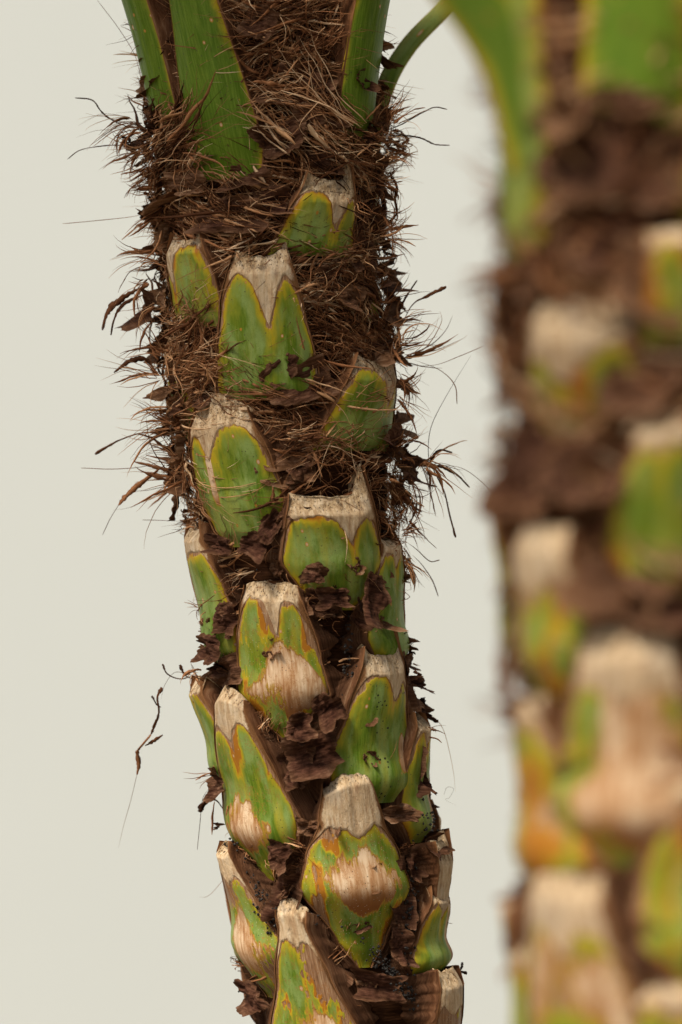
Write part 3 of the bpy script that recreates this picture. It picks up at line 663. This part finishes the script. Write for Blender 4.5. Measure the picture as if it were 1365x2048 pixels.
# --- tufts standing off both sides
S = Strands()
TU = [(285, 75, 150, 60, 4), (275, 215, 165, 110, 16), (250, 250, 185, 110, 16), (262, 300, 195, 110, 16), (275, 340, 190, 80, 12), (285, 385, 190, 90, 16), (300, 430, 185, 130, 16),
      (300, 445, 230, 110, 10), (285, 520, 170, 90, 16), (270, 560, 200, 90, 14), (285, 610, 220, 90, 12), (305, 680, 190, 90, 10), (300, 725, 170, 90, 14), (300, 760, 215, 110, 10),
      (310, 820, 200, 90, 12), (325, 865, 180, 130, 22), (330, 900, 205, 150, 18), (335, 940, 195, 150, 14), (350, 960, 220, 130, 8), (375, 1060, 180, 60, 5), (385, 1205, 190, 40, 6), (385, 1340, 150, 60, 10),
      (405, 1590, 210, 60, 6), (440, 1640, 240, 50, 5),
      (770, 90, 60, 60, 8), (780, 220, 20, 100, 18), (790, 270, 10, 120, 18), (785, 320, -10, 90, 14), (780, 380, 10, 70, 16), (785, 430, 20, 80, 16), (785, 470, -35, 120, 18),
      (775, 540, 0, 50, 8), (780, 640, 55, 130, 16), (800, 670, 30, 150, 24), (815, 710, 10, 140, 22), (820, 760, -15, 110, 18), (815, 800, -20, 90, 18), (810, 840, -10, 80, 14), (820, 900, 0, 70, 12),
      (865, 930, 10, 120, 10), (865, 935, -55, 130, 8), (830, 980, -15, 110, 14), (830, 1060, -10, 80, 18), (830, 1100, -25, 90, 18), (835, 1130, -50, 70, 8), (850, 1370, 20, 30, 3), (868, 1440, -30, 50, 4)]
for t in TU:
    tuft(S, A, t[0], t[1], t[2], t[3] * 0.95, int(t[4] * 0.75) + 1, spread=34, rad=1.0, shreds=2 + t[4] // 7, tint=0.42)
for yy in range(-20, 1010, 22):
    for sg in (-1, 1):
        rr_ = float(np.interp(yy, [0, 150, 300, 600, 900, 1000], [190, 205, 225, 212, 222, 200]))
        tuft(S, A, A.ax(yy) + sg * rr_, yy + random.gauss(0, 8), (0 if sg > 0 else 180) + random.gauss(0, 25), random.uniform(25, 75), random.randint(3, 7), spread=50, rad=0.9, shreds=random.randint(0, 2), tint=0.45)
# individual long strands
H = lambda pts, rad=0.9, tint=0.3, **k: hero(S, A, pts, rad, tint, **k)
H([(858, 925), (858, 880), (868, 840), (900, 780), (943, 710)], 0.9, 0.05)
H([(380, 1350), (350, 1345), (330, 1370), (322, 1400)], 0.6, 0.2)
H([(325, 1328), (335, 1348), (360, 1358), (388, 1352)], 1.5, 0.1, flat=2.5, rag=.9)
H([(360, 1330), (370, 1350), (388, 1360)], 1.6, 0.1, flat=2.5, rag=.9)
H([(324, 1375), (315, 1395), (318, 1425), (308, 1455), (302, 1470)], 2.2, 0.25, flat=3, rag=.7)
H([(304, 1392), (314, 1410), (322, 1415)], 1.5, 0.05, flat=2.5, rag=.9)
H([(302, 1470), (285, 1490), (275, 1505), (278, 1530), (274, 1550)], 2.2, 0.45, flat=3, rag=.7)
H([(326, 1470), (308, 1482), (290, 1492)], 1.6, 0.3, flat=2.5, rag=.9)
H([(274, 1550), (262, 1600), (248, 1650), (237, 1697)], 0.6, 0.35)
H([(822, 1430), (850, 1425), (885, 1455), (905, 1530), (912, 1585)], 0.8, 0.95)
H([(905, 1515), (913, 1585)], 0.9, 0.8, flat=2) if False else None
H([(888, 1590), (895, 1575), (908, 1578), (900, 1595), (892, 1600), (914, 1612)], 0.35, 0.2)
H([(285, 1040), (330, 1041), (372, 1043)], 0.7, 0.3)
H([(125, 447), (200, 440), (270, 432), (340, 415)], 0.8, 0.55)
H([(162, 936), (230, 938), (300, 930), (345, 905)], 0.9, 0.35)
H([(150, 195), (185, 200), (205, 225), (235, 245), (285, 262)], 1.4, 0.1, flat=1.8, rag=.6)
H([(135, 318), (160, 300), (200, 292), (245, 290), (295, 296)], 1.0, 0.12, flat=1.4, rag=.5)
H([(895, 218), (870, 214), (845, 225), (800, 250), (765, 262)], 1.2, 0.1, flat=1.6, rag=.6)
H([(900, 290), (870, 288), (840, 275), (800, 270), (765, 276)], 1.3, 0.1, flat=1.6, rag=.6)
H([(893, 573), (860, 590), (825, 610), (800, 660)], 1.6, 0.3, flat=2.4, rag=.6)
H([(835, 560), (815, 590), (800, 620), (790, 660)], 1.6, 0.2, flat=2.2, rag=.6)
H([(967, 692), (920, 712), (870, 730), (810, 730)], 0.8, 0.4)
H([(915, 808), (910, 770), (880, 740), (830, 720)], 1.2, 0.4)
H([(1002, 1003), (960, 960), (920, 935), (870, 930)], 0.8, 0.3)
H([(940, 975), (915, 950), (890, 935), (865, 930)], 1.8, 0.15, flat=2.6, rag=.9)
H([(912, 1075), (900, 1030), (888, 980), (865, 935)], 1.8, 0.2, flat=2.2, rag=.9)
H([(905, 905), (880, 900), (865, 915), (858, 935)], 2.0, 0.05, flat=2.4, rag=.8)
H([(880, 1120), (860, 1122), (835, 1100), (815, 1085)], 1.3, 0.3)
H([(877, 1193), (865, 1160), (845, 1130), (825, 1110)], 1.3, 0.25)
H([(237, 1010), (260, 985), (290, 960), (330, 930)], 2.2, 0.5, flat=3, rag=.9)
H([(205, 1070), (225, 1030), (255, 990), (320, 940)], 0.8, 0.2)
H([(190, 908), (240, 880), (290, 865), (340, 870)], 1.6, 0.35, flat=2.6, rag=.9)
H([(205, 660), (215, 625), (240, 600), (280, 575)], 3.0, 0.3, flat=3, rag=.5)
H([(222, 670), (228, 640), (245, 610), (285, 590)], 2.0, 0.2, flat=3, rag=.7)
H([(228, 745), (260, 722), (290, 718), (312, 740)], 2.6, 0.15, flat=2.6, rag=.5)
H([(395, 1700), (400, 1650), (405, 1600), (420, 1575)], 0.8, 0.05)
H([(400, 1625), (405, 1610), (430, 1600), (448, 1620)], 2.4, 0.02, flat=2.6, rag=.8)
H([(195, 0), (240, 60), (270, 110), (285, 160), (310, 190)], 0.7, 0.35)
H([(935, 1948), (920, 1944), (900, 1948), (870, 1952)], 2.6, 0.0, flat=2, rag=.6)
H([(925, 1925), (924, 1935), (918, 1946)], 2.0, 0.0, flat=1.6, rag=.6)
H([(460, 1745), (420, 1790), (398, 1795)], 0.5, 0.5)
# fibres hanging in front of the leaf bases
F_ = lambda pts, rad=0.8, tint=0.6, **k: hero(S, A, pts, rad, tint, **k)
for pts, rad, tint in [([(560, 30, -30), (572, 60, -34), (565, 100, -20)], .8, .95), ([(600, 165, -30), (606, 150, -40), (590, 165, -40), (570, 160, -30)], .7, 1.0),
                       ([(500, 300, -20), (498, 270, -24), (490, 262, -10)], .6, .9), ([(660, 560, -30), (640, 600, -36), (630, 640, -20)], .8, .4),
                       ([(610, 700, -30), (598, 660, -36), (592, 630, -24)], 1.8, .4), ([(352, 560, 30), (395, 540, -5), (440, 520, 0)], .7, .6), ([(350, 590, 30), (400, 560, -5), (430, 575, 0)], .7, .5),
                       ([(640, 200, -30), (600, 250, -40), (620, 280, -30)], .8, .9), ([(430, 1190, 20), (400, 1210, 30), (375, 1200, 60)], 1.1, .35), ([(480, 1170, 0), (440, 1200, 5), (385, 1200, 50)], 1.0, .4),
                       ([(530, 960, -20), (500, 1000, -30), (470, 990, -25)], .7, .5), ([(720, 1020, -20), (680, 1000, -30), (640, 1005, -30)], .7, .4), ([(690, 1060, -20), (695, 1090, -30), (690, 1130, -30)], 1.0, .95),
                       ([(640, 1740, -30), (600, 1700, -30), (590, 1690, -10)], .5, .3), ([(780, 1520, -20), (790, 1500, -30), (795, 1480, -20)], .6, .5)]:
    F_(pts, rad, tint)
S.build('loose_strand', A, kind='stuff')

# frayed ends of fibre sprouting between the leaf bases in front
S = Strands()
for (x, y, a, L, n) in [(640, 700, 60, 80, 22), (660, 720, 100, 70, 18), (560, 870, 60, 110, 18), (640, 880, 20, 110, 24), (700, 950, 100, 90, 16), (590, 480, 20, 90, 22), (690, 460, 60, 90, 20),
                        (470, 770, 160, 80, 14), (430, 740, 60, 90, 18), (380, 640, 60, 90, 16), (640, 300, 20, 110, 20), (560, 240, 200, 120, 22), (600, 120, 30, 110, 24), (660, 60, 160, 110, 20), (540, 100, 60, 90, 18),
                        (450, 400, 20, 110, 24), (380, 400, 170, 90, 22), (340, 240, 120, 80, 16), (330, 330, 160, 90, 20), (720, 360, 60, 80, 16), (700, 540, 200, 90, 16), (720, 640, 160, 80, 14),
                        (800, 1040, 60, 90, 14), (780, 1110, 40, 60, 12), (730, 860, 150, 110, 20), (660, 1220, 200, 50, 8), (470, 1150, 120, 70, 8), (510, 1440, 200, 30, 4), (570, 400, 200, 110, 20), (640, 600, 10, 90, 14), (800, 300, 120, 70, 14), (330, 120, 80, 80, 10)]:
    for i in range(n):
        ph = float(A.phi(x, y)) * (A.Rc + 15); yy = y + random.gauss(0, 22); xx = ph + random.gauss(0, 26)
        wrap_strand(S, A, xx, yy, L * random.uniform(.4, 1.1), math.radians(a + random.gauss(0, 40)), random.uniform(22, 46), random.uniform(.4, 1.0), random.betavariate(2.4, 2.2), random.gauss(0, 1.6), rough=1.5, flat=random.choice([1, 1, 1, 2.5]), rag=.5)
S.build('frayed_fibre', A, kind='stuff')

# --- black soil crumbs caught in the lower gaps
def crumbs(T, spots, name='soil'):
    V = []; F = []; n = 0
    b = np.array([(1, 0, 0), (-1, 0, 0), (0, 1, 0), (0, -1, 0), (0, 0, 1), (0, 0, -1)], float)
    f = np.array([(0, 2, 4), (2, 1, 4), (1, 3, 4), (3, 0, 4), (2, 0, 5), (1, 2, 5), (3, 1, 5), (0, 3, 5)])
    for (x, y, sx, sy, cnt, o) in spots:
        for i in range(cnt):
            xx = x + random.gauss(0, sx); yy = y + random.gauss(0, sy) + (xx - x) * 1.1 * (1 if sx > 14 else 0)
            if abs(xx - T.ax(yy)) > T.Rc * 1.08: continue
            c = T.W(T.phi(xx, yy), (o + random.uniform(-8, 8)) * T.k, yy)
            r = random.uniform(1.0, 4.5) * T.k * T.u
            V.append(c + b * r * rng.uniform(.6, 1.2, (6, 3))); F.append(f + n); n += 6
    o = link_mesh(name, np.concatenate(V), np.concatenate(F), M_SOIL, T.root, T.base, smooth=False); o['kind'] = 'stuff'
crumbs(A, [(500, 1790, 22, 16, 420, 34), (470, 1735, 10, 24, 120, 36), (450, 2000, 10, 22, 160, 34), (820, 1830, 10, 50, 260, 30), (790, 1960, 30, 14, 240, 28), (860, 1660, 12, 20, 100, 44), (535, 1840, 10, 20, 120, 30), (460, 1440, 6, 10, 20, 40),
           (390, 1530, 5, 20, 60, 42), (620, 1850, 12, 14, 60, 30), (560, 1345, 4, 4, 10, 30), (500, 1280, 10, 60, 40, 20), (700, 1330, 6, 50, 60, 24)])

# ================================================================== blurred palm on the right
B = Trunk(D / 1.5, [(-600, 1325), (0, 1335), (500, 1342), (1000, 1352), (1500, 1366), (2100, 1384), (9000, 1420)], 285, 1.5, 'palm_tree',
          'thick out-of-focus palm trunk nearest the camera, cut off by the right edge', hi=False)
core(B, -500)
boot(B, 1100, -500, 1062, 560, [(0, 70), (0.3, 88), (0.6, 80), (1, 50)], ml=24, mr=48, rt=20, rb=24, yel=0.35, seed=61, p0=-66, p1=-60, live=0.35, name='petiole', notch=0, crown=26)
boot(B, 1290, -500, 1275, 260, [(0, 120), (0.4, 110), (1, 80)], ml=40, mr=34, rt=30, rb=30, yel=0.0, seed=62, live=0.6, name='petiole', notch=0, crown=20)
stalk(B, [(1090, 330, 150), (1050, 180, 160), (990, 60, 170), (900, -60, 180), (800, -200, 200)], 76, 58, seed=9.0, ek=60)
boot(B, 1178, 612, 1150, 880, [(0, 60), (0.25, 100), (1, 92)], ml=40, mr=40, lobe=70, notch=150, nu=-0.25, nw=0.5, yel=1.6, dry=0.2, seed=63, rt=66, h0=70)
boot(B, 1372, 470, 1385, 700, [(0, 70), (1, 70)], ml=60, mr=30, lobe=20, notch=50, yel=1.7, seed=64, rt=66, rb=34)
boot(B, 1330, 835, 1325, 1190, [(0, 60), (0.3, 84), (1, 44)], ml=50, mr=50, lobe=60, notch=75, yel=1.5, seed=65, rt=60, rb=16, h0=40)
boot(B, 1110, 1060, 1105, 1430, [(0, 50), (0.3, 84), (1, 60)], ml=40, mr=70, lobe=90, notch=140, nu=-0.2, nw=0.5, yel=1.9, dry=1.1, seed=66, rt=60, h0=50, bulge=14)
boot(B, 1260, 1270, 1250, 1790, [(0, 20), (0.14, 100), (0.32, 150), (0.6, 120), (1, 80)], ml=40, mr=50, lobe=110, notch=160, yel=1.7, dry=1.0, seed=67, rt=52, rb=0, bulge=30, bv=0.3, h0=60, bleach=(0.05, 0.45, 0.75, 0.34, 1.0))
boot(B, 1050, 1410, 1075, 1850, [(0, 60), (0.25, 110), (0.5, 90), (1, 46)], ml=30, mr=50, lobe=50, notch=60, yel=1.7, dry=0.3, seed=68, rt=40, bulge=26, bv=0.28, p0=-62, p1=-54, h0=40, bleach=(0.2, 0.45, 0.6, 0.1, .8))
boot(B, 1150, 1760, 1180, 2400, [(0, 110), (0.5, 110), (1, 76)], ml=50, mr=90, lobe=110, notch=170, yel=1.7, dry=1.3, seed=69, rt=56, rb=20, h0=60, bulge=16, bleach=(0.1, 0.6, 0.8, 0.2, .6))
boot(B, 1400, 1560, 1400, 2040, [(0, 30), (0.3, 110), (1, 60)], ml=60, mr=50, lobe=40, notch=60, yel=1.9, dry=1.1, seed=70, rt=44, bulge=20)
boot(B, 1350, 1980, 1350, 2400, [(0, 100), (1, 70)], ml=50, mr=50, lobe=40, notch=60, yel=0.7, seed=71, rt=44)
boot(B, 1060, 1930, 1070, 2300, [(0, 80), (1, 50)], ml=20, mr=40, lobe=30, notch=60, yel=0.7, seed=72, rt=36, p0=-72, p1=-70)
for i in range(14):
    yy = 150 + i * 170
    boot(B, 0, yy, 0, yy + 400, [(0, 40), (0.3, 120), (1, 66)], ml=40, mr=40, p0=(i * 137.5) % 230 + 30, p1=(i * 137.5) % 230 + 30, seed=80 + i, yel=0.5, bulge=14)
for i, f in enumerate([(1080, 170, 90, 120, 0, 20, 20, .6), (1130, 300, 160, 200, 0, 30, 20, .1), (1260, 330, 220, 160, 10, 34, 20, .1), (1200, 480, 200, 160, 0, 34, 20, .1), (1300, 560, 150, 130, 20, 44, 20, .5),
                       (1065, 540, 110, 110, 0, 34, 20, .0), (1030, 700, 120, 200, 0, 24, 20, .1), (1200, 940, 260, 120, -10, 44, 20, .1), (1080, 950, 180, 160, 0, 36, 20, .05), (1280, 760, 160, 120, -20, 40, 20, .2),
                       (1230, 1180, 180, 120, 30, 44, 20, .1), (1055, 1120, 90, 160, 10, 30, 16, .0), (1330, 1220, 140, 70, 0, 50, 16, .1), (1075, 1440, 90, 90, 30, 34, 20, .0), (1120, 1580, 80, 260, -10, 20, 12, .0),
                       (1150, 230, 90, 90, 0, 50, 30, .5), (1260, 210, 120, 60, 0, 50, 20, .3), (1090, 1810, 110, 50, 10, 36, 20, .2), (1290, 1850, 140, 160, 20, 24, 10, .0), (1090, 1900, 70, 260, 0, 20, 10, .0), (1130, 60, 80, 160, 0, 20, 20, .0)]):
    flake(B, *f[:7], f[7] + 0.25 * ((i * 7) % 5 == 0), seed=300 + i)
S = Strands(); cnt = 0
while cnt < 520:
    y = random.uniform(-60, 2060)
    if random.random() > np.interp(y, [0, 1200, 1300, 2048], [1, 1, .3, .1]): continue
    x = random.uniform(-1.7, 1.2) * B.Rc
    bundle(S, B, x, y, random.uniform(90, 260), flow(x / 1.5, y / 1.5), random.uniform(6, 40), random.randint(4, 9), random.betavariate(2.6, 2.2), spread=8, thick=1.7)
    cnt += 1
S.build('matted_fibre', B, kind='stuff')
S = Strands()
for t in [(1000, 530, 170, 60, 20), (1010, 640, 190, 60, 16), (1010, 720, 180, 60, 12), (1020, 900, 170, 60, 10), (1010, 1010, 170, 90, 26), (1020, 1090, 190, 60, 14), (1040, 1200, 190, 50, 10), (1040, 1380, 160, 60, 8), (1020, 1430, 190, 90, 22), (1030, 1815, 190, 60, 16), (1010, 1000, 200, 50, 10)]:
    tuft(S, B, *t, spread=30, rad=1.4, shreds=0, tint=0.3)
S.build('loose_strand', B, kind='stuff')

# ================================================================== leaves at the top of both stems, above the frame; they shade the upper trunk
def mat_leaf():
    t = NT('green_leaflet', 0.5, 0.4)
    t.col((0.05, 0.10, 0.02)); return t.m
M_LEAF = mat_leaf()
def frond(T, az, length, rise, z0, droop):
    az = math.radians(az); d = np.array([math.sin(az), -math.cos(az), 0]); sd_ = np.array([math.cos(az), math.sin(az), 0])
    b = np.array([T.base[0] + 0, T.base[1], z0]) + d * 0.11
    n = 30; t = np.linspace(0, 1, n)
    mid = b + d * (length * t)[:, None] + np.array([0, 0, 1]) * (rise * t - droop * t ** 2.4)[:, None]
    V = []; F = []; k = 0
    r = 0.007 * (1 - 0.8 * t)
    for i in range(n):
        for a in range(6):
            V.append(mid[i] + sd_ * math.cos(a * 1.0472) * r[i] + np.array([0, 0, 1]) * math.sin(a * 1.0472) * r[i])
    for i in range(n - 1):
        for a in range(6): F.append((i * 6 + a, i * 6 + (a + 1) % 6, i * 6 + 6 + (a + 1) % 6, i * 6 + 6 + a))
    k = len(V)
    for i in range(7, n):
        for sg in (-1, 1):
            L = 0.30 * math.sin(math.pi * min(1, 0.12 + t[i] * 0.85)) + 0.05; w = 0.012
            fwd = d * 0.6 + sd_ * sg; fwd /= np.linalg.norm(fwd)
            for q in range(5):
                f = q / 4; c = mid[i] + fwd * L * f + np.array([0, 0, 0.10 * f - 0.22 * f * f]) * L * 3
                ww = w * (1 - f) ** 0.6 + 0.001
                V += [c - d * ww, c + d * ww + np.array([0, 0, 0.004])]
            for q in range(4): F.append((k + 2 * q, k + 2 * q + 1, k + 2 * q + 3, k + 2 * q + 2))
            k += 10
    link_mesh('frond', V, F, M_LEAF, T.root, T.base)
for i in range(6):
    frond(A, i * 137.5 + 30, 0.8, 0.42 + 0.2 * (i % 3), CZ + 1024 * P + 0.19 + 0.02 * (i % 4), 0.5)
for i in range(4):
    frond(B, i * 137.5 + 20, 0.8, 0.5 + 0.15 * (i % 3), CZ + 1024 * P + 0.15, 0.6)
